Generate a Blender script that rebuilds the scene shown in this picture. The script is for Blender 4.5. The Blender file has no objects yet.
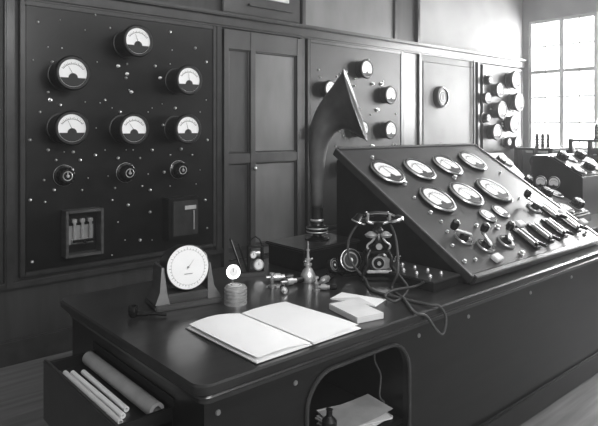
import bpy, bmesh, math, random
from mathutils import Matrix, Vector
random.seed(7)
scene = bpy.context.scene
scene.view_settings.view_transform = 'Standard'
COL = scene.collection
I4 = Matrix.Identity(4)
def T(x, y=None, z=None):
    return Matrix.Translation(Vector(x) if y is None else Vector((x, y, z)))
def RX(a): return Matrix.Rotation(math.radians(a), 4, 'X')
def RY(a): return Matrix.Rotation(math.radians(a), 4, 'Y')
def RZ(a): return Matrix.Rotation(math.radians(a), 4, 'Z')
def SC(s): return Matrix.Scale(s, 4)

# ------------------------------------------------ sight lines of the real camera position (survey helpers)
H = 1.55; FX, FY = 0.6587, 0.7524; FOC = 578.0
def ray(u, v):
    k = (u-299)/FOC
    return Vector((FX+FY*k, FY-FX*k, (128-v)/FOC))
def at_y(u, v, y):
    d = ray(u, v); t = y/d.y; return Vector((d.x*t, y, H+d.z*t))
def at_z(u, v, z):
    d = ray(u, v); t = (z-H)/d.z; return Vector((d.x*t, d.y*t, z))
def at_pl(u, v, p, n):
    d = ray(u, v); t = (Vector(p)-Vector((0, 0, H))).dot(n)/d.dot(n)
    return Vector((0, 0, H))+d*t

# ------------------------------------------------ materials
def mat(name, g, rough=0.5, metal=0.0, var=0.15, scale=12, coat=0.0, bump=0.0, stretch=None, spec=0.5, emit=0):
    m = bpy.data.materials.new(name); m.use_nodes = True
    nt = m.node_tree; b = nt.nodes['Principled BSDF']
    tc = nt.nodes.new('ShaderNodeTexCoord'); mp = nt.nodes.new('ShaderNodeMapping')
    nt.links.new(tc.outputs['Object'], mp.inputs['Vector'])
    if stretch: mp.inputs['Scale'].default_value = stretch
    n = nt.nodes.new('ShaderNodeTexNoise'); n.inputs['Scale'].default_value = scale
    n.inputs['Detail'].default_value = 6
    nt.links.new(mp.outputs[0], n.inputs['Vector'])
    r = nt.nodes.new('ShaderNodeValToRGB')
    lo, hi = g*(1-var), min(1, g*(1+var))
    r.color_ramp.elements[0].position = 0.3; r.color_ramp.elements[0].color = (lo, lo, lo, 1)
    r.color_ramp.elements[1].position = 0.7; r.color_ramp.elements[1].color = (hi, hi, hi, 1)
    nt.links.new(n.outputs['Fac'], r.inputs['Fac'])
    nt.links.new(r.outputs['Color'], b.inputs['Base Color'])
    b.inputs['Roughness'].default_value = rough; b.inputs['Metallic'].default_value = metal
    b.inputs['Specular IOR Level'].default_value = spec
    b.inputs['Coat Weight'].default_value = coat; b.inputs['Coat Roughness'].default_value = 0.15
    if emit:
        nt.links.new(r.outputs['Color'], b.inputs['Emission Color']); b.inputs['Emission Strength'].default_value = emit
    if bump:
        bp = nt.nodes.new('ShaderNodeBump'); bp.inputs['Strength'].default_value = bump
        bp.inputs['Distance'].default_value = 0.01
        nt.links.new(n.outputs['Fac'], bp.inputs['Height']); nt.links.new(bp.outputs[0], b.inputs['Normal'])
    return m
SLATE = mat('black_slate', 0.007, 0.28, var=0.45, scale=9)
SLATE2 = mat('worn_black_slate', 0.011, 0.40, var=0.5, scale=5)
EBON = mat('black_ebonite', 0.007, 0.26, var=0.2)
BLKMET = mat('black_lacquered_metal', 0.008, 0.28, var=0.3)
HORNM = mat('worn_dark_grey_metal', 0.12, 0.34, metal=0.45, var=0.35, scale=7)
DRUM = mat('gunmetal_casing', 0.014, 0.42, metal=0.1, var=0.3, scale=30)
NICK = mat('polished_nickel', 0.72, 0.28, metal=0.75, var=0.1, scale=40)
TIN = mat('tinned_metal', 0.48, 0.35, metal=0.55, var=0.2, scale=40)
BRASS = mat('dull_brass', 0.45, 0.32, metal=0.8, var=0.15, scale=40)
DIAL = mat('white_dial_card', 0.92, 0.5, var=0.02, scale=20)
DIALG = mat('cream_dial_card', 0.72, 0.5, var=0.05, scale=20)
INK_GAP = mat('black_dial_ink_and_gap_shade', 0.010, 0.6)
INKL = mat('grey_dial_ink', 0.30, 0.6)
PAPER = mat('white_paper', 0.90, 0.8, var=0.03, scale=6)
PAPER2 = mat('aged_paper', 0.66, 0.8, var=0.1, scale=8)
PAPER3 = mat('brown_wrapping_paper', 0.38, 0.7, var=0.15, scale=12)
DESKM = mat('dark_polished_mahogany', 0.018, 0.28, var=0.4, scale=4, stretch=(1, 8, 8), coat=0.5)
DESKF = mat('dark_mahogany_carcass', 0.007, 0.34, var=0.4, scale=4, stretch=(1, 6, 6), coat=0.2)
WOODW = mat('dark_stained_wall_boards', 0.030, 0.5, var=0.35, scale=3, stretch=(5, 5, 0.6))
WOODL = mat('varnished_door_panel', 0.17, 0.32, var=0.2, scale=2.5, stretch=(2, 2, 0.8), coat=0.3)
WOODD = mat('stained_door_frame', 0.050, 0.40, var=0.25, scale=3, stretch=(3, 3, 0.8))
WOODT = mat('varnished_trim', 0.032, 0.32, var=0.3, scale=4, stretch=(3, 3, 3), coat=0.3)
OAK = mat('brown_oak', 0.060, 0.38, var=0.3, scale=6, stretch=(1, 1, 6), coat=0.2)
WALLR = mat('grey_wall_paint_and_haze', 0.30, 0.7, var=0.2, scale=1.5)
CEIL = mat('ceiling_plaster', 0.55, 0.9, var=0.05)
FLOOR = mat('worn_wooden_floor', 0.12, 0.6, var=0.35, scale=3, stretch=(0.6, 8, 1), bump=0.1)
WHITEP = mat('white_painted_frame', 0.80, 0.5, var=0.05)
WINP = mat('pale_window_bar', 0.55, 0.5, var=0.05)
CORD = mat('braided_cord', 0.05, 0.7, var=0.3, scale=200)
SKYM = mat('overcast_sky', 0.9, 0.9, var=0.08, scale=0.5, emit=2.2)

# ------------------------------------------------ mesh builder
class MB:
    def __init__(s): s.bm = bmesh.new(); s.mats = []
    def mi(s, m):
        if m not in s.mats: s.mats.append(m)
        return s.mats.index(m)
    def raw(s, vs, fs, m, M=I4):
        i = s.mi(m); bv = [s.bm.verts.new(M @ Vector(v)) for v in vs]
        for f in fs:
            try: s.bm.faces.new([bv[k] for k in f]).material_index = i
            except ValueError: pass
        return s
    def box(s, c, d, m, M=I4, bev=0.0):
        tb = bmesh.new(); bmesh.ops.create_cube(tb, size=1.0)
        for v in tb.verts: v.co = Vector((v.co.x*d[0]+c[0], v.co.y*d[1]+c[1], v.co.z*d[2]+c[2]))
        if bev: bmesh.ops.bevel(tb, geom=tb.edges[:], offset=bev, segments=2, affect='EDGES')
        tb.verts.index_update()
        s.raw([v.co.copy() for v in tb.verts], [[v.index for v in f.verts] for f in tb.faces], m, M); tb.free()
        return s
    def lathe(s, prof, m, M=I4, seg=32):
        vs = []; fs = []; rings = []
        for r, z in prof:
            if r < 1e-6: rings.append([len(vs)]); vs.append((0, 0, z))
            else:
                rings.append(list(range(len(vs), len(vs)+seg)))
                for k in range(seg):
                    a = 2*math.pi*k/seg; vs.append((r*math.cos(a), r*math.sin(a), z))
        for a, b in zip(rings, rings[1:]):
            for k in range(seg):
                k2 = (k+1) % seg
                if len(a) == 1 and len(b) == 1: continue
                if len(a) == 1: fs.append([a[0], b[k2], b[k]][::-1])
                elif len(b) == 1: fs.append([a[k], a[k2], b[0]])
                else: fs.append([a[k], a[k2], b[k2], b[k]])
        return s.raw(vs, fs, m, M)
    def cyl(s, r, z0, z1, m, M=I4, seg=24, r2=None):
        return s.lathe([(0, z0), (r, z0), (r if r2 is None else r2, z1), (0, z1)], m, M, seg)
    def rod(s, p, q, r, m, seg=10, r2=None):
        p = Vector(p); q = Vector(q); d = q-p
        M = T(p) @ d.to_track_quat('Z', 'Y').to_matrix().to_4x4()
        return s.cyl(r, 0, d.length, m, M, seg, r2)
    def tube(s, path, r, m, seg=10, M=I4, caps=True):
        pts = [Vector(p) for p in path]; n = len(pts)
        rr = r if isinstance(r, (list, tuple)) else [r]*n
        vs = []; fs = []; up = None
        for i, p in enumerate(pts):
            t = (pts[min(i+1, n-1)]-pts[max(i-1, 0)]).normalized()
            if up is None: up = t.orthogonal().normalized()
            up = (up-t*up.dot(t)).normalized(); w = t.cross(up)
            for k in range(seg):
                a = 2*math.pi*k/seg; vs.append(p+(up*math.cos(a)+w*math.sin(a))*rr[i])
        for i in range(n-1):
            for k in range(seg):
                k2 = (k+1) % seg
                fs.append([i*seg+k, i*seg+k2, (i+1)*seg+k2, (i+1)*seg+k])
        if caps:
            fs.append(list(range(seg))[::-1]); fs.append(list(range((n-1)*seg, n*seg)))
        return s.raw(vs, fs, m, M)
    def sphere(s, c, r, m, M=I4, sz=1.0, seg=20):
        pr = [(r*math.sin(math.pi*i/10), -r*sz*math.cos(math.pi*i/10)) for i in range(11)]
        return s.lathe(pr, m, M @ T(c), seg)
    def prism(s, poly, off, m, M=I4):
        n = len(poly); off = Vector(off); p = [Vector(a) for a in poly]
        return s.raw(p+[a+off for a in p], [list(range(n))[::-1], list(range(n, 2*n))]+[[i, (i+1) % n, n+(i+1) % n, n+i] for i in range(n)], m, M)
    def arcband(s, r0, r1, a0, a1, z, m, M=I4, n=24, c=(0, 0)):
        vs = []; fs = []
        for i in range(n+1):
            a = math.radians(a0+(a1-a0)*i/n)
            vs += [(c[0]+r0*math.cos(a), c[1]+r0*math.sin(a), z), (c[0]+r1*math.cos(a), c[1]+r1*math.sin(a), z)]
        for i in range(n): fs.append([2*i, 2*i+1, 2*i+3, 2*i+2])
        return s.raw(vs, fs, m, M)
    def mesh(s, name):
        bmesh.ops.recalc_face_normals(s.bm, faces=s.bm.faces[:])
        me = bpy.data.meshes.new(name)
        for f in s.bm.faces: f.smooth = True
        s.bm.to_mesh(me); s.bm.free()
        for m in s.mats: me.materials.append(m)
        me.set_sharp_from_angle(angle=math.radians(38))
        return me
def inst(name, me, parent=None, M=I4, label=None):
    o = bpy.data.objects.new(name, me); COL.objects.link(o)
    if parent: o.parent = parent
    o.matrix_basis = M
    if label: o['label'] = label
    return o
def thing(name, label, cat, M=I4, me=None, group=None):
    o = bpy.data.objects.new(name, me); COL.objects.link(o); o.matrix_basis = M
    if me is None: o.empty_display_size = 0.05
    o['label'] = label; o['category'] = cat
    if group: o['group'] = group
    return o
def struct(name, mb):
    o = inst(name, mb.mesh(name)); o['kind'] = 'structure'; return o
def smoothpath(pts, n=8):
    P = [Vector(p) for p in pts]; P = [P[0]*2-P[1]]+P+[P[-1]*2-P[-2]]; out = []
    for i in range(1, len(P)-2):
        for k in range(n):
            t = k/n; a, b, c, d = P[i-1], P[i], P[i+1], P[i+2]
            out.append(0.5*((2*b)+(c-a)*t+(2*a-5*b+4*c-d)*t*t+(3*b-a-3*c+d)*t**3))
    out.append(P[-2]); return out

# ================================================= ROOM
WY = 4.10; WX = 7.80; CZ = 3.5
struct('floor', MB().box((3.15, 1.05, -0.05), (9.7, 6.5, 0.1), FLOOR))
struct('ceiling', MB().box((3.15, 1.05, CZ+0.05), (9.7, 6.5, 0.1), CEIL))
struct('wall_back', MB().box((3.15, WY+0.05, CZ/2), (9.7, 0.1, CZ), WOODW))
struct('wall_left', MB().box((-1.6, 1.05, CZ/2), (0.1, 6.5, CZ), WALLR))
struct('wall_front', MB().box((3.15, -2.1, CZ/2), (9.7, 0.1, CZ), WALLR))
w = MB(); z0, z1 = 1.25, 3.05
ys = []
y = 4.0
for i in range(4): ys.append((y-0.92, y)); y -= 1.02
w.box((WX+0.1, 1.05, z0/2), (0.2, 6.5, z0), WALLR).box((WX+0.1, 1.05, (z1+CZ)/2), (0.2, 6.5, CZ-z1), WALLR)
edges = [4.3]+[v for a in ys for v in (a[1], a[0])]+[-2.2]
for i in range(0, len(edges), 2):
    a, b = edges[i], edges[i+1]
    w.box((WX+0.1, (a+b)/2, (z0+z1)/2), (0.2, abs(a-b), z1-z0), WHITEP if 0 < i < 8 else WALLR)
struct('wall_right', w)
for i, (a, b) in enumerate(ys):
    w = MB(); X = WX+0.04
    for yy in (a+0.02, b-0.02, (a+b)/2): w.box((X, yy, (z0+z1)/2), (0.05, 0.06 if yy == (a+b)/2 else 0.04, z1-z0), WINP)
    for yy in ((a*3+b)/4, (a+b*3)/4): w.box((X, yy, (z0+z1)/2), (0.03, 0.014, z1-z0), WINP)
    for k in range(6):
        zz = z0+0.02+(z1-z0-0.04)*k/5; w.box((X, (a+b)/2, zz), (0.03, b-a, 0.02 if k in (1, 2, 4) else 0.05), WINP)
    struct('window_%d' % (i+1), w)
w = MB(); w.raw([(9.2, -2, -.5), (9.2, 6.5, -.5), (9.2, 6.5, 5.5), (9.2, -2, 5.5)], [(0, 1, 2, 3)], SKYM)
struct('sky_board', w)  # glowing board added outside the windows as the bright sky
struct('trim_1', MB().box((WX-0.04, 1.9, 1.23), (0.1, 4.2, 0.05), WHITEP, bev=0.008))
struct('baseboard_back', MB().box((3.15, WY-0.015, 0.08), (9.7, 0.03, 0.16), WOODT, bev=0.006))
struct('trim_2', MB().box((3.15, WY-0.02, 0.52), (9.7, 0.04, 0.05), WOODT, bev=0.008))
struct('trim_3', MB().box((3.15, WY-0.03, 2.44), (9.7, 0.06, 0.09), WOODT, bev=0.015).box((3.15, WY-0.045, 2.50), (9.7, 0.09, 0.03), WOODT, bev=0.008))
w = MB()
for xx in (1.06, 2.67, 3.60, 5.08, 5.40, 6.62):
    w.box((xx, WY-0.02, 1.45), (0.06, 0.05, 1.9), WOODT, bev=0.008)
struct('trim_4', w)
d = MB(); dx0, dx1 = 2.71, 3.57; yb = WY-0.012
d.box(((dx0+dx1)/2, yb, 1.2), (dx1-dx0, 0.024, 2.36), WOODD)
def bar(x0, x1, za, zb, th=.03): d.box(((x0+x1)/2, yb-0.012-th/2, (za+zb)/2), (x1-x0, th, zb-za), WOODD)
for a, b in ((dx0, dx0+0.045), (2.985, 3.035), (dx1-0.05, dx1)): bar(a, b, 0.16, 2.38, .034)
for a, b in ((2.22, 2.38), (1.25, 1.33), (0.16, 0.42)): bar(dx0, dx1, a, b)
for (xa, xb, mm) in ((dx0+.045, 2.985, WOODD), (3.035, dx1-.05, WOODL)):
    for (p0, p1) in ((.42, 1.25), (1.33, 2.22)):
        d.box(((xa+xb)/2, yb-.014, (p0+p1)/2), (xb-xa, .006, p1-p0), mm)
        q = [(xa+.012, yb-.02, p0+.012), (xb-.012, yb-.02, p0+.012), (xb-.012, yb-.02, p1-.012), (xa+.012, yb-.02, p1-.012), (xa+.012, yb-.02, p0+.012)]
        d.tube(q, .008, WOODT, seg=6)
d.sphere((3.01, yb-0.07, 1.20), 0.02, BRASS)
struct('door_1', d)
d = MB(); d.box(((dx0+dx1)/2, yb-0.01, 2.68), (dx1-dx0, 0.03, 0.30), WOODT, bev=0.006)
d.box((3.22, yb-0.035, 2.76), (0.40, 0.02, 0.14), PAPER2)
d.box((3.22, yb-0.035, 2.62), (0.50, 0.03, 0.02), WOODT)
struct('window_5', d)
w = MB()
w.box((5.24, WY-0.008, 1.48), (0.26, 0.016, 1.84), WOODL).box((6.01, WY-0.008, 1.48), (1.15, 0.016, 1.84), WALLR)  # grey bays here and above carry the window haze as lighter colour
w.box((6.6, WY-0.008, 3.0), (2.4, 0.016, 0.96), WALLR)
w.box((4.3, WY-0.008, 3.0), (1.3, 0.016, 0.96), WOODL)
struct('trim_5', w)
w = MB()
for xx in (3.62, 4.97, 5.38): w.box((xx, WY-0.02, 3.0), (0.05, 0.04, 1.0), WOODT, bev=.006)
struct('trim_6', w)
w = MB()
q = [(5.48, WY-.018, .62), (6.55, WY-.018, .62), (6.55, WY-.018, 2.32), (5.48, WY-.018, 2.32), (5.48, WY-.018, .62)]
w.tube(q, .010, WALLR, seg=6)
w.rod((6.50, WY-.04, .55), (6.50, WY-.04, 2.42), .013, WOODT)
struct('trim_7', w)

# ================================================= shared instrument meshes (front = +Z, up = +Y)
def casing_mesh(nr):
    m = MB()
    pr = [(0, 0), (.100, 0), (.100, .014), (.084, .018)]
    z = .020
    for k in range(nr): pr += [(.093, z), (.093, z+.012), (.078, z+.013), (.078, z+.017)]; z += .018
    pr += [(.100, z), (.110, z+.008), (.110, z+.022), (.102, z+.032), (.089, z+.032), (.087, z+.022), (0, z+.022)]
    m.lathe(pr, DRUM, seg=40)
    m.lathe([(.102, z+.0325), (.107, z+.027), (.1105, z+.021)], BLKMET, seg=40)
    return m.mesh('meter_casing'), z+.022
CASE, FZ = casing_mesh(8)
CASE3, FZ3 = casing_mesh(3)
def dial_mesh(R, z=0, low=-.35, hump=.34, full=False, card=DIAL):
    m = MB(); m.cyl(R, z, z+.002, card, seg=40)
    zt = z+.0026
    if not full:
        a0 = math.degrees(math.asin(low)); n = 20
        vs = [(R*.985*math.cos(math.radians(180-a0+(2*a0+180)*i/n)), R*.985*math.sin(math.radians(180-a0+(2*a0+180)*i/n)), zt) for i in range(n+1)]
        m.raw(vs, [list(range(n+1))], INK_GAP)
        m.arcband(0, R*hump, 0, 180, zt, INK_GAP, c=(0, low*R), n=16)
        m.arcband(R*.84, R*.87, 35, 145, zt, INK_GAP, c=(0, low*R*.6))
        for i in range(15):
            a = math.radians(35+110*i/14); r0 = R*.86; r1 = R*(1.0 if i % 2 == 0 else .95)
            m.box(((r0+r1)/2, 0, zt), (r1-r0, R*.025, .0006), INK_GAP, T(0, low*R*.6, 0) @ Matrix.Rotation(a, 4, 'Z'))
    else:
        m.arcband(R*.80, R*.812, 0, 360, zt, INKL, n=40)
        for i in range(36):
            a = math.radians(i*10); r1 = R*(.92 if i % 3 == 0 else .87)
            m.box(((R*.8+r1)/2, 0, zt), (r1-R*.8, R*.02, .0006), INKL, Matrix.Rotation(a, 4, 'Z'))
        m.cyl(R*.05, zt, zt+.003, INKL)
        m.box((0, -R*.3, zt), (R*.4, R*.04, .0006), INKL)
    return m.mesh('dial')
def needle_mesh(L, w, base, mt=INK_GAP):
    m = MB(); m.raw([(-w, base, 0), (w, base, 0), (w*.3, base+L, 0), (-w*.3, base+L, 0),
                     (-w, base, .001), (w, base, .001), (w*.3, base+L, .001), (-w*.3, base+L, .001)],
                    [(0, 1, 2, 3), (4, 5, 6, 7), (0, 1, 5, 4), (1, 2, 6, 5), (2, 3, 7, 6), (3, 0, 4, 7)], mt)
    return m.mesh('needle')
DIALB = dial_mesh(.0868); NEED = needle_mesh(.085, .0018, -.025)
DIALC = dial_mesh(.0868, low=-.55, hump=.2)
FLAT = MB().lathe([(0, 0), (.108, 0), (.110, .012), (.106, .018), (.098, .022), (.087, .022), (.085, .016), (0, .012)], BLKMET, seg=40).lathe([(.109, .0135), (.105, .0195), (.1025, .0215)], NICK, seg=40).mesh('meter_casing')
DIALF = dial_mesh(.085, low=-.58, hump=.25, card=DIALG)
SMALLC = MB().lathe([(0, 0), (.062, 0), (.062, .010), (.055, .016), (.050, .016), (.049, .012), (0, .012)], BLKMET, seg=32).lathe([(.0625, .008), (.0615, .0115), (.058, .0145)], NICK, seg=32).mesh('meter_casing')
DIALS = dial_mesh(.049, low=-.62, hump=.22, card=DIALG)
def add_meter(parent, M, kind='drum', ang=0, s=1.0):
    if kind == 'drum': c, dl, z, nd = CASE, DIALB, FZ+.001, NEED
    elif kind == 'far': c, dl, z, nd = CASE3, DIALC, FZ3+.001, NEED
    elif kind == 'flat': c, dl, z, nd = FLAT, DIALF, .0165, NEED
    else: c, dl, z, nd = SMALLC, DIALS, .0125, None
    o = inst('meter', c, parent, M @ SC(s))
    inst('dial', dl, o, T(0, 0, z), 'white semicircular scale card')
    if nd: inst('needle', nd, o, T(0, -.01, z+.0035) @ RZ(ang))
    return o
def knob_mesh():
    m = MB()
    m.lathe([(0, 0), (.064, 0), (.064, .008), (.052, .014), (.052, .016), (0, .016)], BLKMET)
    m.lathe([(.065, .001), (.065, .007), (.063, .008)], NICK)
    vs = []
    n = 60
    for z, r in ((.014, .044), (.022, .048), (.060, .046), (.068, .038)):
        vs += [((r+(.005 if k % 5 < 2 else 0))*math.cos(2*math.pi*k/n), (r+(.005 if k % 5 < 2 else 0))*math.sin(2*math.pi*k/n), z) for k in range(n)]
    fs = [[j*n+k, j*n+(k+1) % n, (j+1)*n+(k+1) % n, (j+1)*n+k] for j in range(3) for k in range(n)]+[list(range(3*n, 4*n))]
    m.raw(vs, fs, EBON)
    m.lathe([(.030, .0682), (.027, .071), (.024, .0682)], NICK)
    m.cyl(.009, .068, .076, NICK); m.box((0, .018, .069), (.003, .02, .002), DIAL)
    return m.mesh('rheostat_knob')
KNOB = knob_mesh()
STUD = MB().lathe([(0, 0), (.009, 0), (.009, .004), (.006, .010), (0, .013)], NICK, seg=10).mesh('stud')
TERM = MB().lathe([(0, 0), (.013, 0), (.013, .004), (.006, .005), (.006, .008), (.010, .009), (.010, .016), (.004, .019), (0, .020)], NICK, seg=12).mesh('terminal')
VERT = RX(90)

def switchboard(label, x0, x1, zb, zt, mt, th=.05, y0=None):
    y = (WY-.001) if y0 is None else y0
    e = thing('switchboard', label, 'switchboard', T((x0+x1)/2, y, zb))
    W = x1-x0; Ht = zt-zb
    inst('slate_panel', MB().box((0, -th/2, Ht/2), (W, th, Ht), mt, bev=.006).mesh('slate_panel'), e)
    fr = MB()
    for s in (-1, 1): fr.box((s*(W/2+.016), -th/2-.003, Ht/2), (.03, th+.006, Ht+.06), WOODT, bev=.004)
    for zz in (-.016, Ht+.016): fr.box((0, -th/2-.003, zz), (W, th+.006, .03), WOODT, bev=.004)
    inst('frame', fr.mesh('frame'), e)
    return e, y-th
def onboard(e, p): return T(p-e.matrix_basis.translation) @ VERT

# ---- board 1
e, fy = switchboard('large black slate switchboard with round meters and knobs', 1.15, 2.60, .60, 2.36, SLATE)
for (u, v), a in zip([(138, 41), (73, 73), (189, 80), (72, 128), (134, 129), (188, 129)], (20, 30, 5, 25, 35, 15)):
    p = at_y(u, v, fy-FZ*1.05); p.y = fy
    add_meter(e, onboard(e, p), 'drum', a, 1.05)
for u, v in [(67, 176), (129, 173), (182, 170)]:
    p = at_y(u, v, fy-.06); p.y = fy
    inst('rheostat_knob', KNOB, e, onboard(e, p) @ SC(1.12))
studs = [(38, 22), (60, 20), (95, 15), (170, 32), (48, 47), (62, 48), (52, 62), (97, 62), (127, 64), (126, 78), (129, 90), (155, 66), (170, 64), (162, 104), (100, 103), (48, 92), (40, 112), (96, 128), (112, 108), (152, 108), (163, 125), (105, 100), (64, 152), (73, 152), (126, 150), (133, 150), (181, 149), (48, 150), (95, 155), (105, 150), (152, 150), (207, 140), (44, 180), (88, 178), (108, 176), (148, 174), (164, 172), (200, 170), (45, 202), (112, 200), (125, 240), (140, 240), (112, 255), (32, 262), (207, 228), (150, 190), (206, 62), (206, 100), (33, 60), (128, 205), (150, 212), (30, 140),
         (85, 30), (110, 28), (172, 50), (195, 48), (60, 105), (85, 102), (120, 112), (148, 112), (175, 108), (200, 112), (56, 160), (80, 160), (118, 158), (140, 158), (170, 155), (192, 155), (54, 190), (82, 190), (115, 188), (142, 186), (170, 186), (196, 184), (30, 200), (118, 222), (152, 240), (205, 200)]
for u, v in studs:
    p = at_y(u, v, fy); inst('stud', STUD, e, onboard(e, p) @ SC(random.choice((.6, .9, 1.3))))
for u, v in [(127, 74), (131, 92), (118, 66), (160, 78), (50, 100)]:
    p = at_y(u, v, fy); inst('terminal', TERM, e, onboard(e, p))
a = at_y(66, 212, fy-.10); b = at_y(104, 256, fy-.10); bw = b.x-a.x; bh = .32
cx = (a.x+b.x)/2; cz = at_y(85, 233, fy-.1).z
ox, oy, oz = e.matrix_basis.translation
m = MB(); bx = cx-ox; bz = cz-oz; yy = fy-oy
m.box((bx, yy-.006, bz), (bw, .012, bh), BLKMET)
for s in (-1, 1): m.box((bx+s*(bw/2-.01), yy-.05, bz), (.020, .10, bh), OAK, bev=.003); m.box((bx, yy-.05, bz+s*(bh/2-.01)), (bw-.04, .10, .020), OAK, bev=.003)
fb = inst('fuse_box', m.mesh('fuse_box'), e, label='small wooden framed case with bright knife switches')
m = MB()
for k in (-1, 0, 1):
    m.box((bx+k*.055, yy-.05, bz+.01), (.018, .012, .16), NICK, bev=.002)
    for s in (-1, 1): m.box((bx+k*.055, yy-.035, bz+.01+s*.07), (.032, .04, .026), NICK, bev=.002)
m.box((bx, yy-.07, bz-.055), (.15, .018, .018), EBON, bev=.004)
m.rod((bx, yy-.07, bz-.055), (bx, yy-.11, bz-.075), .01, EBON)
m.box((bx, yy-.018, bz-.02), (.17, .006, .13), INKL)
inst('knife_switch', m.mesh('knife_switch'), fb)
c = at_y(184, 218, fy-.1); bx = c.x-ox; bz = c.z-oz
m = MB(); m.box((bx, yy-.05, bz), (.27, .10, .32), BLKMET, bev=.006)
sb = inst('switch_box', m.mesh('switch_box'), e, label='closed black metal box with paper tag')
m = MB(); m.box((bx+.01, yy-.105, bz), (.22, .012, .27), WOODT, bev=.005)
inst('lid', m.mesh('lid'), sb)
m = MB(); m.box((bx+.05, yy-.113, bz+.08), (.10, .003, .03), PAPER3); m.box((bx+.08, yy-.112, bz-.02), (.012, .012, .15), INKL, bev=.003)
inst('latch', m.mesh('latch'), sb)

# ---- board 2
e2, fy = switchboard('black slate switchboard with eight small round meters', 3.68, 5.03, .60, 2.36, SLATE2)
for (u, v), a, s in zip([(367, 69), (331, 89), (391, 95), (363, 129), (391, 130), (322, 133), (384, 164), (345, 168)], (20, 30, 5, 25, 35, 15, 0, 10), (.9, .8, .9, .85, .9, .8, .7, .7)):
    p = at_y(u, v, fy-FZ3*s); p.y = fy
    add_meter(e2, onboard(e2, p), 'far', a, s)
for k in range(44):
    p = at_y(random.uniform(313, 397), random.uniform(58, 185), fy); inst('stud', STUD, e2, onboard(e2, p) @ SC(1.1))
for u, v in ((340, 84), (372, 84), (381, 84), (377, 110), (372, 146), (345, 72)):
    p = at_y(u, v, fy); inst('terminal', TERM, e2, onboard(e2, p) @ SC(1.5))
# ---- board 3
e3, fy = switchboard('distant black slate switchboard beside bright windows', 6.72, 7.70, .60, 2.34, SLATE2)
for u, v, s in [(516, 80, 1.15), (519, 102, 1.2), (514, 124, 1.1), (500, 90, .9), (502, 110, 1.1), (497, 132, 1.0), (488, 98, .7), (518, 143, .9)]:
    p = at_y(u, v, fy-FZ3*s); p.y = fy; add_meter(e3, onboard(e3, p), 'far', random.uniform(0, 30), s)
for u, v in [(489, 80), (487, 118), (508, 142)]:
    p = at_y(u, v, fy-.05); p.y = fy; inst('rheostat_knob', KNOB, e3, onboard(e3, p) @ SC(1.1))
for k in range(20):
    p = at_y(random.uniform(487, 518), random.uniform(75, 145), fy); inst('stud', STUD, e3, onboard(e3, p) @ SC(1.6))
p = at_y(443, 97, WY-.07)
g = thing('wall_gauge', 'round black wall gauge with light ring hung on wall', 'gauge', T(p.x, WY-.0165, p.z) @ VERT)
inst('gauge_body', MB().lathe([(0, 0), (.13, 0), (.13, .03), (.12, .06), (.10, .065), (.095, .05), (0, .05)], BLKMET).lathe([(.075, .0505), (.07, .056), (.062, .0505)], NICK).mesh('gauge_body'), g)
inst('dial', MB().cyl(.05, .0505, .054, INKL).box((0, .0, .056), (.004, .07, .002), INK_GAP).mesh('dial'), g)

# ================================================= DESK
DZ = .78; X0, X1, Y0, Y1 = .90, 4.12, 1.477, 2.69
desk = thing('desk', 'long dark polished mahogany operating desk with kneehole', 'desk', T(0, 0, 0))
def rrect(x0, x1, y0, y1, r, z, n=6):
    out = []
    for cx, cy, a in ((x1-r, y1-r, 0), (x0+r, y1-r, 90), (x0+r, y0+r, 180), (x1-r, y0+r, 270)):
        for k in range(n+1):
            t = math.radians(a+90*k/n); out.append((cx+r*math.cos(t), cy+r*math.sin(t), z))
    return out
def stacked(m, layers, mt):
    rings = [rrect(X0+i, X1-i, Y0+i, Y1-i, max(.05-i*.5, .01), z) for i, z in layers]
    n = len(rings[0]); vs = [v for r in rings for v in r]
    fs = [list(range(n))[::-1], list(range((len(rings)-1)*n, len(rings)*n))]
    for j in range(len(rings)-1):
        for k in range(n): fs.append([j*n+k, j*n+(k+1) % n, (j+1)*n+(k+1) % n, (j+1)*n+k])
    m.raw(vs, fs, mt)
m = MB(); stacked(m, [(.004, DZ-.034), (0, DZ-.030), (0, DZ-.006), (.006, DZ)], DESKM)
inst('desktop', m.mesh('desktop'), desk)
m = MB(); stacked(m, [(.035, DZ-.075), (.032, DZ-.06), (.018, DZ-.05), (.022, DZ-.042), (.012, DZ-.0345)], WOODT)
inst('moulding', m.mesh('moulding'), desk)
BX, BY = X0+.05, Y0+.05
K0, K1, KZ, KR = 1.37, 1.95, .665, .13
poly = [(BX, BY, .0), (K0, BY, .0)]
for k in range(9): t = math.radians(180-90*k/8); poly.append((K0+KR+KR*math.cos(t), BY, KZ-KR+KR*math.sin(t)))
for k in range(9): t = math.radians(90-90*k/8); poly.append((K1-KR+KR*math.cos(t), BY, KZ-KR+KR*math.sin(t)))
poly += [(K1, BY, .0), (X1-.05, BY, .0), (X1-.05, BY, DZ-.075), (BX, BY, DZ-.075)]
SHZ = .31
m = MB(); m.prism(poly, (0, .03, 0), DESKF)
m.box(((BX+K0)/2-.01, (BY+.03+Y1-.05)/2, (DZ-.076)/2), (K0-BX-.02, Y1-.05-BY-.03, DZ-.076), DESKF)
m.box(((X1-.05+K1)/2+.01, (BY+.03+Y1-.05)/2, (DZ-.076)/2), (X1-.05-K1-.02, Y1-.05-BY-.03, DZ-.076), DESKF)
m.box(((K0+K1)/2, Y1-.3, (DZ-.076)/2), (K1-K0+.02, .03, DZ-.076), DESKF)
m.box(((K0+K1)/2, (BY+Y1-.3)/2+.02, SHZ-.01), (K1-K0+.02, Y1-.34-BY, .02), DESKF)
inst('carcass', m.mesh('carcass'), desk)
m = MB(); arch = [Vector(q)+Vector((0, -.004, 0)) for q in poly[1:-3]]
m.tube(arch, .008, WOODT, seg=8)
inst('kneehole_moulding', m.mesh('kneehole_moulding'), desk)
m = MB()
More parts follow.
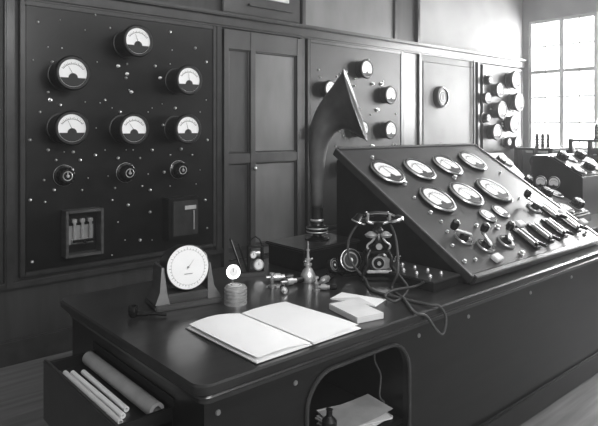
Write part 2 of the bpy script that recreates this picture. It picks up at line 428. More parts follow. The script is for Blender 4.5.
m.box(((BX+K0-.02)/2, BY-.012, .06), (K0-BX-.02, .024, .12), DESKF, bev=.006)
m.box(((X1-.05+K1+.02)/2, BY-.012, .06), (X1-.07-K1, .024, .12), DESKF, bev=.006)
m.box((BX-.012, (BY+Y1-.05)/2, .06), (.024, Y1-.05-BY, .12), DESKF, bev=.006)
inst('plinth', m.mesh('plinth'), desk)
SCREW = MB().lathe([(0, 0), (.012, 0), (.010, .005), (0, .007)], BRASS, seg=14).mesh('screw')
for x, z in ((1.0, .66), (1.32, .66), (2.02, .66), (1.0, .2), (2.4, .66), (3.0, .66), (3.5, .66)):
    inst('screw', SCREW, desk, T(x, BY, z) @ VERT @ SC(.8))
D0, D1, Da, Db, Dzt, Dzb = .755, BX, 1.72, 2.38, .625, .40
FLR = .580
m = MB(); th = .012
m.box(((D0+D1)/2, (Da+Db)/2, FLR-.008), (D1-D0, Db-Da, .016), DESKF)
m.box(((D0+D1)/2, Da+th/2, (Dzt+Dzb)/2), (D1-D0, th, Dzt-Dzb), DESKF, bev=.003)
m.box(((D0+D1)/2, Db-th/2, (Dzt+Dzb)/2), (D1-D0, th, Dzt-Dzb), DESKF, bev=.003)
m.box((D0-.002, (Da+Db)/2, (Dzt+Dzb)/2+.002), (.016, Db-Da+.02, Dzt-Dzb+.012), WOODT, bev=.004)
m.box((D1-.002, (Da+Db)/2, Dzt+.016), (.006, Db-Da+.02, .03), INK_GAP)  # dark strip painted on solid board as the shaded slit above the drawer
dr = inst('drawer', m.mesh('drawer'), desk, label='open drawer')
def roll(label, cat, x, ya, yb, z, r, mt, name='paper_roll', dx=0.0, group=None):
    L = math.hypot(yb-ya, dx); m = MB()
    m.lathe([(r*.55, 0), (r, 0), (r, L), (r*.55, L), (r*.5, L*.5), (r*.55, 0)], mt, seg=24)
    ang = math.atan2(dx, yb-ya)
    return thing(name, label, cat, T(x, ya, z) @ Matrix.Rotation(-ang, 4, 'Z') @ RX(-90), m.mesh(name), group)
roll('thick roll of brown chart paper in open drawer', 'paper roll', .912, 1.76, 2.35, FLR+.0275, .027, PAPER3)
for i, (x, dx, mm) in enumerate(((.778, .003, PAPER), (.803, .0, PAPER2), (.828, -.003, PAPER), (.856, .003, PAPER))):
    roll('slim white paper roll lying in open drawer', 'paper roll', x, 1.765+.035*i, 2.33-.02*i, FLR+.0105, .0095, mm, dx=dx, group='slim white rolls in the drawer')
# kneehole contents
m = MB()
for k in range(6): m.box((.006*math.sin(k*2), .005*math.cos(k*3), .003+k*.005), (.26, .19, .0045), PAPER2 if k % 2 else PAPER3, RZ(8-5*k))
vs = []; n = 8
for i in range(n+1):
    t = i/n; x = -.13+.26*t; vs += [(x, -.10, .032+.03*t*t), (x, .08, .034+.018*t*t)]
m.raw(vs, [[2*k, 2*k+1, 2*k+3, 2*k+2] for k in range(n)], PAPER3, RZ(-12))
thing('paper_stack', 'loose pale sheets stacked on shelf in kneehole', 'papers', T(1.79, 1.69, SHZ), m.mesh('paper_stack'))
m = MB(); m.lathe([(0, 0), (.028, 0), (.03, .01), (.03, .07), (.012, .09), (.012, .11), (.015, .115), (0, .118)], DRUM)
thing('ink_bottle', 'small dark glass bottle on kneehole shelf', 'bottle', T(1.615, 1.66, SHZ), m.mesh('ink_bottle'))
m = MB(); m.tube(smoothpath([(1.86, 1.62, .675), (1.84, 1.62, .58), (1.88, 1.62, .50), (1.85, 1.60, .43), (1.88, 1.60, .39)]), .004, CORD)
inst('cable', m.mesh('cable'), desk, label='loose braided cable hanging in kneehole')

# ================================================= SLOPING CONSOLE
CX0, CX1 = 2.50, 4.00
ya, za, yb, zb_ = 1.585, DZ+.055, 2.476, 1.40
ang = math.degrees(math.atan2(zb_-za, yb-ya)); L = math.hypot(zb_-za, yb-ya)
N = Vector((0, -math.sin(math.radians(ang)), math.cos(math.radians(ang))))
con = thing('instrument_console', 'black sloping instrument console with meters and switches on desk', 'console', T(CX0, ya, DZ))
O = con.matrix_basis.translation
m = MB()
m.prism([(.02, .0, 0), (.02, .0, za-DZ-.02), (.02, yb-ya, zb_-DZ-.02), (.02, yb-ya+.05, zb_-DZ-.05), (.02, yb-ya+.05, 0)], (CX1-CX0-.04, 0, 0), DESKF)
m.box(((CX1-CX0)/2, .01, .02), (CX1-CX0+.02, .05, .04), DESKF, bev=.005)
m.box((.005, .47, .02), (.03, .95, .04), WOODT, bev=.005)
inst('cabinet', m.mesh('cabinet'), con)
S = T(0, 0, za-DZ) @ RX(ang)
m = MB(); W = CX1-CX0
m.box((W/2, L/2, -.008), (W, L+.03, .03), SLATE, S, bev=.003)
inst('slate_panel', m.mesh('slate_panel'), con)
m = MB()
for xx in (-.012, W+.012): m.box((xx, L/2, -.010), (.028, L+.06, .045), WOODT, S, bev=.004)
for yy in (-.03, L+.03): m.box((W/2, yy, -.010), (W, .028, .045), WOODT, S, bev=.004)
inst('frame', m.mesh('frame'), con)
Sw = T(O) @ S
P0 = Sw @ Vector((0, 0, .007))
def slope(u, v, dz=0.0):
    p = at_pl(u, v, P0+N*dz, N); l = Sw.inverted() @ p
    return S @ T(l.x, l.y, .007)
for u, v, s in [(388, 171, 1.0), (420, 168, 1.0), (448, 164, .98), (473, 160, .98), (438, 198, 1.04), (467, 193, 1.04), (494, 189, 1.1)]:
    add_meter(con, slope(u, v, .02), 'flat', random.uniform(-10, 35), s*1.05)
for u, v in [(488, 215), (501, 211)]:
    add_meter(con, slope(u, v, .01), 'small', 0, .95)
def lever_mesh():
    m = MB(); m.lathe([(0, 0), (.045, 0), (.045, .008), (.024, .010), (.018, .024), (.022, .030), (0, .034)], EBON, seg=24)
    m.lathe([(.0455, .0), (.0460, .006), (.043, .0095)], NICK, seg=24)
    m.box((0, .020, .032), (.018, .10, .010), NICK, bev=.002); m.lathe([(0, 0), (.014, 0), (.020, .016), (.019, .040), (.010, .047), (0, .048)], EBON, T(0, .072, .034), seg=16)
    return m.mesh('lever_switch')
LEV = lever_mesh()
for u, v, a in [(464, 237, 55), (486, 245, -30), (507, 241, -50), (535, 207, 20)]:
    inst('lever_switch', LEV, con, slope(u, v, .01) @ RZ(a) @ SC(1.15))
def knife_mesh():
    m = MB(); m.box((0, 0, .007), (.085, .19, .014), EBON, bev=.004)
    for x in (-.024, .024):
        m.box((x, 0, .027), (.009, .12, .012), NICK)
        for y in (-.06, .06): m.box((x, y, .022), (.018, .018, .020), NICK)
    m.box((0, -.075, .032), (.07, .020, .018), EBON, bev=.003); m.rod((0, -.075, .032), (0, -.125, .052), .012, EBON)
    return m.mesh('knife_switch')
KN = knife_mesh()
for u, v in [(527, 238), (541, 232), (555, 227), (569, 222), (549, 211)]:
    inst('knife_switch', KN, con, slope(u, v, .01) @ SC(.92))
BLOCK = MB().box((0, 0, .012), (.07, .045, .024), PAPER2, bev=.004).mesh('ceramic_block')
for u, v, a in [(497, 258, 5), (520, 224, 0), (583, 222, 0), (562, 212, 10)]:
    inst('ceramic_block', BLOCK, con, slope(u, v, .01) @ RZ(a), 'pale ceramic connector block')
for u, v in [(430, 213), (441, 222), (447, 232), (456, 222), (475, 260), (476, 226), (519, 198), (530, 196), (500, 173), (511, 201), (454, 178), (404, 184), (414, 198), (372, 158), (585, 234), (464, 262), (497, 228), (452, 246), (521, 254)]:
    inst('terminal', TERM, con, slope(u, v) @ SC(random.choice((.7, .9, 1.2))))

# ================================================= DESKTOP THINGS
def D(u, v, z=DZ): return at_z(u, v, z)
lg = thing('ledger', 'large open ledger with blank white pages on desk', 'book', T(1.385, 1.728, DZ))
m = MB(); m.box((0, 0, .0015), (.51, .452, .003), DESKF, bev=.001); inst('cover', m.mesh('cover'), lg)
for s in (-1, 1):
    m = MB(); n = 14; prof = []
    for k in range(n+1):
        t = k/n; x = s*(.004+.244*t); h = .004+.008*math.sin(min(1, t*3)*math.pi/2)*(1-.75*t)+.002*math.sin(t*math.pi)
        prof.append((x, -.222, h))
    poly2 = prof+[(s*.249, -.222, .0033), (s*.004, -.222, .0033)]
    m.prism(poly2, (0, .444, 0), PAPER)
    inst('page_block', m.mesh('page_block'), lg)
for s, hh in ((-1, .016), (1, .006)):
    m = MB(); n = 14; q2 = 8; vs = []
    for k in range(n+1):
        t = k/n
        for j in range(q2+1):
            r = j/q2; x = s*(.004+.236*t)+s*.007*t*math.sin(r*3); h = .007+hh*math.sin(t*math.pi*.85)*(.7+.45*r)+.007*t*t*(1-r)**2+.003*t*math.sin(r*4+s)
            vs.append((x, -.218+.436*r, h+.0015))
    fs = [[k*(q2+1)+j, k*(q2+1)+j+1, (k+1)*(q2+1)+j+1, (k+1)*(q2+1)+j] for k in range(n) for j in range(q2)]
    m.raw(vs, fs, PAPER)
    inst('loose_leaf', m.mesh('loose_leaf'), lg)
m = MB(); m.box((0, 0, .012), (.13, .21, .022), PAPER2, bev=.002)
q = thing('note_pad', 'thick pale note pad beside open ledger', 'note pad', T(1.752, 1.645, DZ) @ RZ(-12))
inst('pad_block', m.mesh('pad_block'), q)
inst('top_sheet', MB().box((0, 0, .0242), (.128, .208, .002), PAPER2).mesh('top_sheet'), q)
q = thing('envelope', 'white envelope lying near telephone', 'envelope', T(1.905, 1.775, DZ) @ RZ(18))
inst('envelope_body', MB().box((0, 0, .0025), (.115, .22, .004), PAPER, bev=.001).mesh('envelope_body'), q)
inst('flap', MB().prism([(-.056, .108, .0047), (-.056, -.108, .0047), (.02, 0, .0047)], (0, 0, .0012), PAPER2).mesh('flap'), q)
# --- standing dial meter in splayed cradle
st = thing('stand_meter', 'large round white dial instrument in splayed wooden cradle', 'meter', T(1.305, 2.27, DZ) @ RZ(-12))
m = MB(); m.box((0, -.005, .011), (.30, .18, .022), OAK, bev=.006)
for s in (-1, 1):
    m.prism([(s*.085, -.080, .022), (s*.148, -.080, .022), (s*.122, -.060, .07), (s*.110, -.045, .17), (s*.099, -.045, .17), (s*.092, -.060, .07)], (0, .13, 0), OAK)
m.box((0, -.02, .040), (.19, .10, .036), OAK, bev=.006)
inst('cradle', m.mesh('cradle'), st)
TM = T(0, .0, .156) @ RX(82)
m = MB(); m.lathe([(0, -.06), (.090, -.06), (.093, -.05), (.093, .055), (.097, .058), (.097, .066), (.0945, .068), (.093, .063), (0, .063)], BLKMET, TM, seg=48)
mc = inst('casing', m.mesh('casing'), st)
inst('dial', dial_mesh(.0928, full=True), mc, TM @ T(0, 0, .0632), 'white graduated circular dial')
inst('needle', needle_mesh(.05, .0010, -.008, INKL), mc, TM @ T(0, 0, .070) @ RZ(-40))
# --- smoking pipe
pp = D(148, 317)
pi_ = thing('smoking_pipe', 'black smoking pipe lying on desk', 'pipe', T(pp.x, pp.y, DZ) @ RZ(-40))
m = MB(); m.lathe([(0, 0), (.012, .001), (.019, .012), (.020, .03), (.018, .045), (.013, .045), (.012, .02), (0, .018)], EBON, T(-.06, 0, .0))
inst('bowl', m.mesh('bowl'), pi_)
m = MB(); m.tube(smoothpath([(-.05, 0, .012), (-.02, 0, .012), (.02, 0, .014), (.06, 0, .010), (.075, 0, .009)], 5), [.009]*8+[.007]*8+[.006]*5, EBON)
inst('stem', m.mesh('stem'), pi_)
# --- upright open-framed instrument with small dials
tp = D(248, 275)
tw = thing('dial_stand', 'small black open-framed instrument with tiny round dials', 'instrument', T(tp.x, tp.y, DZ) @ RZ(-25) @ SC(1.12))
m = MB(); m.box((0, 0, .008), (.15, .07, .016), OAK, bev=.004); inst('base', m.mesh('base'), tw)
m = MB()
fr = [(-.03, -.012, .016), (-.085, -.004, .175), (-.045, .0, .150), (-.005, -.006, .016)]
m.tube(fr+[fr[0]], .005, BLKMET, seg=6); m.rod((-.03, -.014, .02), (-.080, -.006, .17), .002, NICK); inst('leaf', m.mesh('leaf'), tw)
m = MB()
for xx in (.002, .068): m.box((xx, 0, .075), (.008, .04, .12), EBON, bev=.002)
for z_ in (.020, .132): m.box((.035, 0, z_), (.074, .04, .008), EBON, bev=.002)
m.lathe([(0, -.02), (.018, -.02), (.018, .02), (0, .02)], BRASS, T(.035, .005, .10) @ RY(90), seg=16)
m.tube([(.002, 0, .134), (.015, 0, .165), (.035, 0, .178), (.055, 0, .165), (.068, 0, .134)], .004, BLKMET, seg=6)
inst('case', m.mesh('case'), tw)
for x, z, r in ((.045, .050, .022), (.020, .098, .014)):
    m = MB(); m.lathe([(0, -.01), (r*1.2, -.01), (r*1.2, .006), (r, .009), (0, .007)], NICK, T(x, -.022, z) @ RX(90)); m.cyl(r*.85, .0072, .0095, DIAL, T(x, -.022, z) @ RX(90)); m.box((0, r*.3, .010), (.002, r*.6, .001), INK_GAP, T(x, -.022, z) @ RX(90))
    inst('dial', m.mesh('dial'), tw)
# --- tin
ip = D(239, 306)
iw = thing('inkwell', 'ridged metal inkwell tin with dial-like round lid', 'inkwell', T(ip.x+.01, ip.y+.04, DZ))
pr = [(0, 0), (.050, 0)]
for k in range(4): pr += [(.050, .003+k*.015), (.050, .010+k*.015), (.043, .012+k*.015), (.043, .016+k*.015)]
pr += [(.050, .064), (.050, .070), (.046, .072), (0, .072)]
inst('pot', MB().lathe(pr, TIN).mesh('pot'), iw)
inst('lid', MB().lathe([(0, .072), (.042, .072), (.044, .078), (.034, .082), (.032, .080), (0, .080)], TIN).lathe([(0, .0805), (.028, .0805), (.026, .082), (0, .082)], DIALG).arcband(.018, .022, 0, 360, .0823, INK_GAP).mesh('lid'), iw)
gp = D(233, 293)
gw = thing('pocket_watch_stand', 'small round nickel watch on a slanting stand', 'watch', T(gp.x, gp.y, DZ) @ RZ(-25) @ SC(1.25))
m = MB(); m.box((0, .01, .004), (.06, .06, .008), BLKMET, bev=.002); m.rod((0, .02, .008), (0, .01, .062), .004, NICK); inst('stand', m.mesh('stand'), gw)
WM = T(0, 0, .078) @ RX(70)
m = MB(); m.lathe([(0, -.01), (.026, -.01), (.028, 0), (.026, .008), (.023, .008), (0, .006)], NICK, WM); inst('case', m.mesh('case'), gw)
inst('dial', MB().cyl(.022, .0065, .0075, DIAL, WM).box((0, .006, .008), (.002, .014, .001), INK_GAP, WM).mesh('dial'), gw)
def fitting(u, v, rz, s=1.0, lab='nickel plug connector lying on desk'):
    p = D(u, v); e = thing('plug', lab, 'plug', T(p.x, p.y, DZ+.018*s) @ RZ(rz) @ RY(90) @ SC(s), group='metal plugs on the desk')
    inst('body', MB().lathe([(0, -.05), (.008, -.05), (.008, -.02), (.018, -.018), (.018, .015), (.012, .018), (.012, .035), (0, .036)], NICK, seg=16).mesh('body'), e)
    inst('grip', MB().lathe([(0, .036), (.014, .036), (.016, .05), (.013, .075), (0, .078)], EBON, seg=16).mesh('grip'), e)
fitting(277, 281, -30, 1.1); fitting(290, 285, -10, 1.0); fitting(325, 283, 20, 1.0); fitting(284, 293, 60, .8); fitting(324, 290, -50, .8)
for u, v in ((272, 287), (316, 291)):
    p = D(u, v); e = thing('valve', 'small upright brass fitting with bright knob on desk', 'fitting', T(p.x, p.y, DZ), group='upright brass fittings on the desk')
    inst('body', MB().lathe([(0, 0), (.020, 0), (.020, .008), (.010, .012), (.010, .03), (.016, .034), (.016, .044), (0, .046)], BRASS, seg=18).mesh('body'), e)
    inst('knob', MB().lathe([(0, .046), (.006, .046), (.006, .056), (.013, .060), (.013, .068), (0, .072)], NICK, seg=18).mesh('knob'), e)
bp = D(308, 281)
oc = thing('glass_bottle', 'small bright bottle with tall tapering neck and fittings', 'bottle', T(bp.x, bp.y, DZ))
inst('body', MB().lathe([(0, 0), (.036, 0), (.039, .008), (.037, .032), (.026, .055), (.014, .068), (.014, .076), (.020, .078), (.020, .088), (.012, .090), (0, .090)], NICK).mesh('body'), oc)
inst('neck', MB().lathe([(.011, .088), (.010, .10), (.016, .102), (.016, .112), (.008, .115), (.006, .15), (.010, .152), (.010, .160), (.004, .162), (.003, .20), (0, .20)], TIN).mesh('neck'), oc)
inst('tap', MB().rod((-.03, 0, .10), (.03, 0, .108), .005, NICK).sphere((-.03, 0, .10), .008, EBON).mesh('tap'), oc)
# --- apparatus box + horn loudspeaker
hb = thing('wooden_box', 'low dark wooden apparatus box under the horn', 'box', T(2.245, 2.44, DZ))
inst('box_body', MB().box((0, 0, .055), (.42, .30, .11), DESKF, bev=.004).mesh('box_body'), hb)
inst('lid', MB().box((0, 0, .119), (.45, .33, .018), DESKM, bev=.006).mesh('lid'), hb)
hd = 2.275*FX+2.44*FY; px = hd/FOC
horn = thing('horn_loudspeaker', 'tall worn grey metal horn loudspeaker with flared bell', 'loudspeaker', T(2.275, 2.44, DZ+.128))
hu = 299+FOC*(2.275*FY-2.44*FX)/hd
zz = lambda v: 1.55-(v-128)*px-(DZ+.128)
ax = Vector((FY, -FX, 0))*.985+Vector((-FX, -FY, 0))*.17
inst('base', MB().lathe([(0, 0), (.070, 0), (.070, .008), (.045, .015), (.026, .022), (.024, .034), (.055, .038), (.062, .042), (.062, .052), (.054, .054), (.054, .060), (.062, .062), (.062, .074), (.054, .078), (.038, .084), (.034, .10), (.034, zz(207)), (0, zz(207))], EBON).lathe([(.0625, .043), (.0645, .047), (.0625, .051)], NICK).lathe([(.0625, .064), (.0645, .068), (.0625, .072)], NICK).lathe([(.035, .105), (.040, .112), (.035, .119)], NICK).mesh('base'), horn)
cl = [(317, 207, 5.5), (317, 190, 6.3), (317, 170, 7.4), (317.5, 152, 9), (319.5, 138, 11), (323.5, 127, 13.2), (330, 118, 16.5), (337.5, 112, 21), (346, 108, 28), (355, 105, 37)]
pts = smoothpath([ax*((u-hu)*px)+Vector((0, 0, zz(v))) for u, v, r in cl], 5)
rad = smoothpath([(r*px, 0, 0) for u, v, r in cl], 5); rr = [r.x for r in rad]
m = MB(); m.tube(pts, rr, HORNM, seg=48, caps=False)
o = inst('horn', m.mesh('horn'), horn)
sm = o.modifiers.new('thick', 'SOLIDIFY'); sm.thickness = .004
tdir = (pts[-1]-pts[-2]).normalized(); q4 = tdir.to_track_quat('Z', 'Y').to_matrix().to_4x4()
Rm = rr[-1]; rim = [pts[-1]+(q4 @ Vector((Rm*math.cos(a*math.pi/24), Rm*math.sin(a*math.pi/24), 0))) for a in range(49)]
inst('rim', MB().tube(rim, .004, HORNM, seg=8, caps=False).mesh('rim'), horn)

# --- skeleton telephone
tp = D(378, 279)
PM = T(tp.x, tp.y, DZ) @ RZ(-40)
ph = thing('telephone', 'antique ornate desk telephone with handset on cradle', 'telephone', PM)
m = MB()
for sx in (-1, 1):
    for sy in (-1, 1):
        m.tube(smoothpath([(sx*.085, sy*.05, .008), (sx*.080, sy*.05, .04), (sx*.060, sy*.05, .08), (sx*.062, sy*.045, .12), (sx*.045, sy*.03, .155)], 5), .010, BLKMET)
        m.sphere((sx*.085, sy*.05, .010), .011, BLKMET)
m.box((0, 0, .012), (.15, .09, .014), BLKMET, bev=.003)
m.box((0, 0, .05), (.13, .11, .014), NICK, bev=.003)
inst('legs', m.mesh('legs'), ph)
m = MB()
for s in (-1, 1): m.lathe([(0, -.05), (.030, -.05), (.030, -.044), (.023, -.042), (.023, .042), (.030, .044), (.030, .05), (0, .05)], BRASS if s > 0 else BLKMET, T(s*.028, 0, .092) @ RX(90))
m.cyl(.034, .052, .058, TIN, T(-.005, 0, .095) @ RX(90)); m.cyl(.026, .058, .062, EBON, T(-.005, 0, .095) @ RX(90)); m.cyl(.010, .06, .072, NICK, T(-.005, 0, .095) @ RX(90))
m.box((0, 0, .145), (.12, .09, .012), BLKMET, bev=.003)
for sx in (-1, 1):
    m.rod((sx*.045, 0, .15), (sx*.028, 0, .22), .008, BLKMET)
    m.tube(smoothpath([(sx*.05, -.02, .15), (sx*.058, -.02, .175), (sx*.035, -.02, .195), (sx*.02, -.02, .215)], 5), .006, NICK)
m.lathe([(0, .15), (.030, .15), (.034, .165), (.022, .178), (.026, .195), (.020, .215), (0, .215)], EBON, seg=24)
m.cyl(.016, .030, .036, NICK, T(0, 0, .172) @ RX(90))
for sx in (-1, 1): m.lathe([(0, 0), (.026, 0), (.034, .012), (.012, .028), (0, .030)], NICK, T(sx*.036, -.01, .216))
m.lathe([(.024, .215), (.018, .235), (.028, .25), (.018, .262), (.026, .285), (.034, .290), (0, .292)], BLKMET)
inst('body', m.mesh('body'), ph)
inst('crank', MB().rod((.05, 0, .09), (.085, 0, .09), .004, NICK).rod((.085, 0, .09), (.085, -.03, .12), .004, NICK).rod((.085, -.03, .12), (.11, -.03, .12), .009, EBON).mesh('crank'), ph)
m = MB(); m.tube(smoothpath([(-.060, 0, .325), (-.055, 0, .295), (-.02, 0, .285), (.02, 0, .285), (.055, 0, .295), (.060, 0, .325)], 5), .008, NICK)
for sx in (-1, 1): m.tube(smoothpath([(sx*.055, -.032, .338), (sx*.055, -.018, .305), (sx*.055, .018, .305), (sx*.055, .032, .338)], 5), .007, NICK)
inst('cradle', m.mesh('cradle'), ph)
m = MB(); m.tube(smoothpath([(-.085, 0, .320), (-.05, 0, .328), (0, 0, .332), (.05, 0, .328), (.085, 0, .318)], 5), [.011]*5+[.015]*11+[.011]*5, EBON)
m.lathe([(0, -.02), (.016, -.02), (.022, -.012), (.036, .02), (.036, .026), (.030, .026), (.015, .012), (0, .01)], EBON, T(-.092, 0, .314) @ RY(200))
m.lathe([(0, -.015), (.02, -.012), (.034, .0), (.036, .020), (.030, .024), (0, .022)], EBON, T(.092, 0, .310) @ RY(160))
m.lathe([(.0365, .019), (.038, .023), (.0365, .027)], NICK, T(-.092, 0, .314) @ RY(200)); m.lathe([(.0345, .0), (.037, .006), (.0365, .012)], NICK, T(.092, 0, .310) @ RY(160))
inst('handset', m.mesh('handset'), ph)
path = [Vector((tp.x-.07, tp.y+.06, DZ+.30)), Vector((tp.x-.11, tp.y+.10, DZ+.20)), Vector((tp.x-.12, tp.y+.08, DZ+.10)), Vector((tp.x-.10, tp.y+.00, DZ+.02)), D(372, 290, DZ+.007), D(396, 297, DZ+.007), D(420, 303, DZ+.007), D(430, 305, DZ+.010)]
e0 = at_y(440, 304, 1.468); path.append(Vector((e0.x, 1.469, DZ+.003)))
path += [at_y(446, 318, 1.46), at_y(443, 334, 1.46), at_y(436, 330, 1.46), at_y(426, 316, 1.462)]
e1 = at_y(420, 309, 1.47); path += [Vector((e1.x-.02, 1.485, DZ+.008)), D(404, 299, DZ+.010), D(392, 288, DZ+.008), D(398, 270, DZ+.10), Vector((tp.x+.07, tp.y-.06, DZ+.20)), Vector((tp.x+.04, tp.y-.05, DZ+.28))]
m = MB(); m.tube(smoothpath(path, 8), .0065, CORD, seg=8, M=PM.inverted())
p3 = [Vector((tp.x+.06, tp.y, DZ+.10)), D(400, 276, DZ+.05), D(408, 289, DZ+.007), D(396, 301, DZ+.007), D(385, 296, DZ+.018), D(394, 290, DZ+.018), Vector((2.215, 1.70, DZ+.02)), Vector((2.235, 1.66, DZ+.045))]
m.tube(smoothpath(p3, 8), .0055, CORD, seg=8, M=PM.inverted())
inst('cord', m.mesh('cord'), ph, label='braided cords looping over desk edge')
for u, v, s, rz, lab in ((345, 274, .70, -20, 'small round black gauge standing beside telephone'), (329, 273, .42, 10, 'tiny round gauge standing by the horn box')):
    p = D(u, v); g = thing('desk_gauge', lab, 'gauge', T(p.x, p.y-.03, DZ) @ RZ(rz) @ SC(s), group='small desk gauges')
    inst('foot', MB().box((0, .01, .008), (.13, .10, .016), EBON, bev=.004).box((0, .02, .03), (.06, .03, .04), EBON).mesh('foot'), g)
    GM = T(0, 0, .11) @ RX(72)
    c = inst('casing', MB().lathe([(0, -.05), (.076, -.05), (.080, .02), (.084, .025), (.082, .035), (.072, .035), (.068, .028), (0, .028)], BLKMET, GM).lathe([(.0845, .025), (.083, .0355), (.080, .036)], NICK, GM).mesh('casing'), g)
    inst('dial', MB().cyl(.066, .0285, .0305, INK_GAP, GM).arcband(.050, .060, 0, 360, .0310, INKL, GM).cyl(.016, .031, .036, DIAL, GM).mesh('dial'), c)
kb = thing('key_box', 'low black box with small key switches beside console', 'switch box', T(2.355, 1.80, DZ))
inst('box_body', MB().box((0, 0, .022), (.21, .36, .044), DESKF, bev=.004).box((0, 0, .048), (.225, .375, .010), WOODT, bev=.003).mesh('box_body'), kb)
for i in range(2):
    for j in range(4): inst('stud', STUD, kb, T(-.045+.09*i, -.12+.08*j, .053) @ SC(1.1))
mk = thing('telegraph_key', 'black and nickel morse key on small base', 'telegraph key', T(2.36, 2.08, DZ) @ RZ(-60))
inst('base', MB().box((0, 0, .01), (.09, .17, .02), EBON, bev=.004).mesh('base'), mk)
inst('lever', MB().box((0, 0, .045), (.012, .16, .010), NICK, bev=.002).box((0, .01, .03), (.05, .02, .03), NICK, bev=.003).cyl(.006, .02, .05, NICK, T(0, .065, 0)).lathe([(0, 0), (.01, 0), (.022, .008), (.022, .014), (0, .018)], EBON, T(0, -.075, .05)).mesh('lever'), mk)

# ================================================= FAR TABLE AND APPARATUS
t2 = thing('side_table', 'dark wooden apparatus table beyond the console', 'table', T(4.55, 1.9, 0))
inst('table_top', MB().box((1.2, .90, .765), (2.5, 1.9, .03), DESKM, bev=.006).mesh('table_top'), t2)
inst('cupboard', MB().box((1.2, .90, .375), (2.3, 1.76, .75), DESKF, bev=.004).mesh('cupboard'), t2)
def machine(label, x, y, w, dpt, hf, hb, name='receiver_cabinet', rz=0, rows=2, cols=4, z=.78):
    a2 = thing(name, label, 'cabinet', T(x, y, z) @ RZ(rz), group='apparatus cabinets beyond the console')
    m = MB(); m.prism([(0, 0, 0), (0, 0, hf), (0, dpt*.7, hb), (0, dpt, hb), (0, dpt, 0)], (w, 0, 0), SLATE2); inst('case', m.mesh('case'), a2)
    sl = math.degrees(math.atan2(hb-hf, dpt*.7)); LL = math.hypot(hb-hf, dpt*.7)
    inst('front_plate', MB().box((w/2, LL/2, .006), (w-.03, LL-.03, .012), DRUM, T(0, 0, hf) @ RX(sl), bev=.002).mesh('front_plate'), a2)
    for z_, y_ in ((hf*.5+.05, dpt*.55), (hf*.5+.05, dpt*.82)):
        add_meter(a2, T(0, y_, z_+.06) @ RY(-90) @ RZ(-90), 'small', 0, .9)
    for i in range(cols):
        for j in range(rows):
            Mx = T(0, 0, hf) @ RX(sl) @ T(w*(i+.5)/cols, LL*(j+.5)/rows, .012)
            if (i+j) % 2: inst('rheostat_knob', KNOB, a2, Mx)
            else: add_meter(a2, Mx, 'small', 0, 1.1)
    return a2
machine('black sloping receiver cabinet with dials on far table', 5.05, 2.85, .75, .60, .10, .50)
machine('tall black tuning cabinet with dials on far table', 5.15, 2.15, .55, .45, .34, .52, cols=3)
machine('low sloping key cabinet on far table', 4.62, 2.02, .38, .50, .06, .24, cols=2, rows=2)
def rack(x, y, w, dpt, h, lab):
    e = thing('apparatus_rack', lab, 'rack', T(x, y, 0), group='apparatus racks before the windows')
    m = MB()
    for sx in (0, w):
        for sy in (0, dpt): m.box((sx, sy, h/2), (.05, .05, h), BLKMET, bev=.004)
    for zz_ in (.15, h*.45, h*.72, h-.02): m.box((w/2, dpt/2, zz_), (w+.05, dpt+.05, .03), BLKMET, bev=.004)
    inst('frame', m.mesh('frame'), e)
    m = MB(); m.box((w/2, dpt/2, h*.585), (w*.8, dpt*.7, h*.24), SLATE2, bev=.01); m.box((w/2, dpt/2, h*.3), (w*.85, dpt*.8, h*.26), SLATE2, bev=.01)
    inst('transformer_case', m.mesh('transformer_case'), e)
    for k in range(3): add_meter(e, T(w*(.25+.25*k), dpt*.15, h*.60) @ VERT, 'small', 0, 1.4)
    for k in range(2): add_meter(e, T(w*.1, dpt*(.35+.3*k), h*.60) @ RY(-90) @ RZ(-90), 'small', 0, 1.4)
    m = MB()
    for k in range(7): m.lathe([(0, 0), (.09, 0), (.09, .02), (0, .02)], DRUM, T(w*.15+k*w*.1, dpt*.5, h*.86) @ RY(90), seg=20)
    m.rod((w*.1, dpt*.5, h*.86), (w*.9, dpt*.5, h*.86), .02, TIN)
    for s in (.1, .9): m.box((w*s, dpt*.5, h*.79), (.02, .10, h*.15), BLKMET)
    inst('coil', m.mesh('coil'), e)
    m = MB()
    for k in range(3):
        xx_ = w*(.2+.3*k); pr = [(0, h-.006), (.035, h-.006)]
        for j in range(4): pr += [(.018, h+.02+j*.035), (.040, h+.032+j*.035), (.018, h+.042+j*.035)]
        pr += [(.02, h+.17), (0, h+.18)]
        m.lathe(pr, EBON, T(xx_, dpt*.5, 0), seg=16)
    m.tube(smoothpath([(w*.2, dpt*.5, h+.18), (w*.35, dpt*.5, h+.24), (w*.5, dpt*.5, h+.18), (w*.65, dpt*.5, h+.24), (w*.8, dpt*.5, h+.18)], 6), .008, NICK)
    inst('insulator', m.mesh('insulator'), e)
rack(7.10, 2.60, .55, .50, 1.42, 'tall black open apparatus rack before bright window')
rack(7.10, 3.35, .50, .45, 1.30, 'shorter black open apparatus rack near corner')
rack(7.10, 1.80, .55, .50, 1.55, 'tallest black apparatus rack with ribbed insulators')
dm = thing('rotary_condenser', 'metal drum condenser with spoked handwheel on far table', 'condenser', T(6.30, 2.75, .78))
m = MB(); m.lathe([(0, -.25), (.20, -.25), (.21, -.24), (.21, .24), (.20, .25), (0, .25)], TIN, T(0, 0, .26) @ RY(90), seg=40)
for k in range(6): m.lathe([(.211, -.2+k*.08), (.217, -.195+k*.08), (.211, -.19+k*.08)], BLKMET, T(0, 0, .26) @ RY(90), seg=40)
for s in (-1, 1): m.box((s*.17, 0, .04), (.05, .36, .08), BLKMET, bev=.006)
inst('drum', m.mesh('drum'), dm)
m = MB(); ring = [(-.31, .20*math.cos(a*math.pi/16), .26+.20*math.sin(a*math.pi/16)) for a in range(33)]
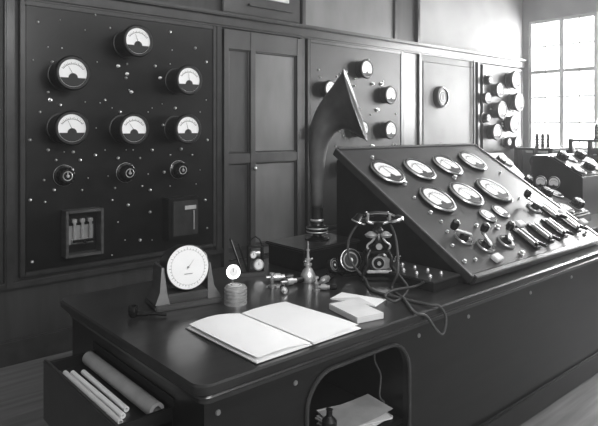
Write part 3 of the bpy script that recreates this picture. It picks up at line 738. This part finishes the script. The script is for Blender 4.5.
m.tube(ring, .014, NICK, caps=False)
for k in range(3):
    a = k*math.pi/3; m.rod((-.31, .20*math.cos(a), .26+.20*math.sin(a)), (-.31, -.20*math.cos(a), .26-.20*math.sin(a)), .009, NICK)
m.rod((-.25, 0, .26), (-.33, 0, .26), .02, NICK)
inst('handwheel', m.mesh('handwheel'), dm)
pr = [(0, 0), (.05, 0), (.05, .015), (.03, .02)]
for k in range(5): pr += [(.022, .03+k*.04), (.042, .045+k*.04), (.022, .055+k*.04)]
pr += [(.02, .25), (.028, .255), (.028, .28), (0, .285)]
INSM = MB().lathe(pr, EBON, seg=20).mesh('insulator')
for (x, y, s) in ((4.72, 2.72, 1.2), (4.75, 2.92, 1.6), (4.72, 3.12, 1.3), (4.80, 3.35, 2.0), (5.95, 2.20, 2.0), (6.20, 2.1, 2.2), (4.85, 2.66, .9)):
    e = thing('insulator_post', 'ribbed black insulator post with metal cap on far table', 'insulator', T(x, y, .78) @ SC(s), group='insulator posts on the far table')
    inst('post', INSM, e); inst('terminal', TERM, e, T(0, 0, .284) @ SC(1.4))

# ================================================= CAMERA + LIGHT
cam = bpy.data.cameras.new('camera'); co = bpy.data.objects.new('camera', cam); COL.objects.link(co)
cam.sensor_width = 36; cam.lens = 36*FOC/598; cam.shift_y = -85/598
co.matrix_basis = T(0, 0, H) @ Matrix.Rotation(math.atan2(FY, FX)-math.pi/2, 4, 'Z') @ RX(90)
scene.camera = co
def area(name, loc, target, sx, sy, e):
    l = bpy.data.lights.new(name, 'AREA'); l.shape = 'RECTANGLE'; l.size = sx; l.size_y = sy; l.energy = e
    o = bpy.data.objects.new(name, l); COL.objects.link(o)
    o.location = loc; o.rotation_euler = (Vector(target)-Vector(loc)).to_track_quat('-Z', 'Y').to_euler()
area('window_daylight', (8.7, 2.3, 2.5), (3.5, 2.3, 1.6), 5.4, 3.4, 1600)
area('rear_fill', (1.2, -1.8, 2.7), (2.2, 2.6, 0.9), 3.0, 1.4, 160)  # added soft fill from behind the camera; no window is built there
area('overhead_fill', (3.4, 1.6, 3.42), (3.3, 2.2, 0.8), 2.5, 1.5, 40)  # added fill from above to brighten the console dials
wd = bpy.data.worlds.new('world'); scene.world = wd; wd.use_nodes = True
nt = wd.node_tree
bg = nt.nodes['Background']; bg.inputs['Color'].default_value = (1, 1, 1, 1); bg.inputs['Strength'].default_value = 2.0
vs_ = nt.nodes.new('ShaderNodeVolumeScatter'); vs_.inputs['Density'].default_value = 0.010; vs_.inputs['Anisotropy'].default_value = 0.35
nt.links.new(vs_.outputs[0], nt.nodes['World Output'].inputs['Volume'])
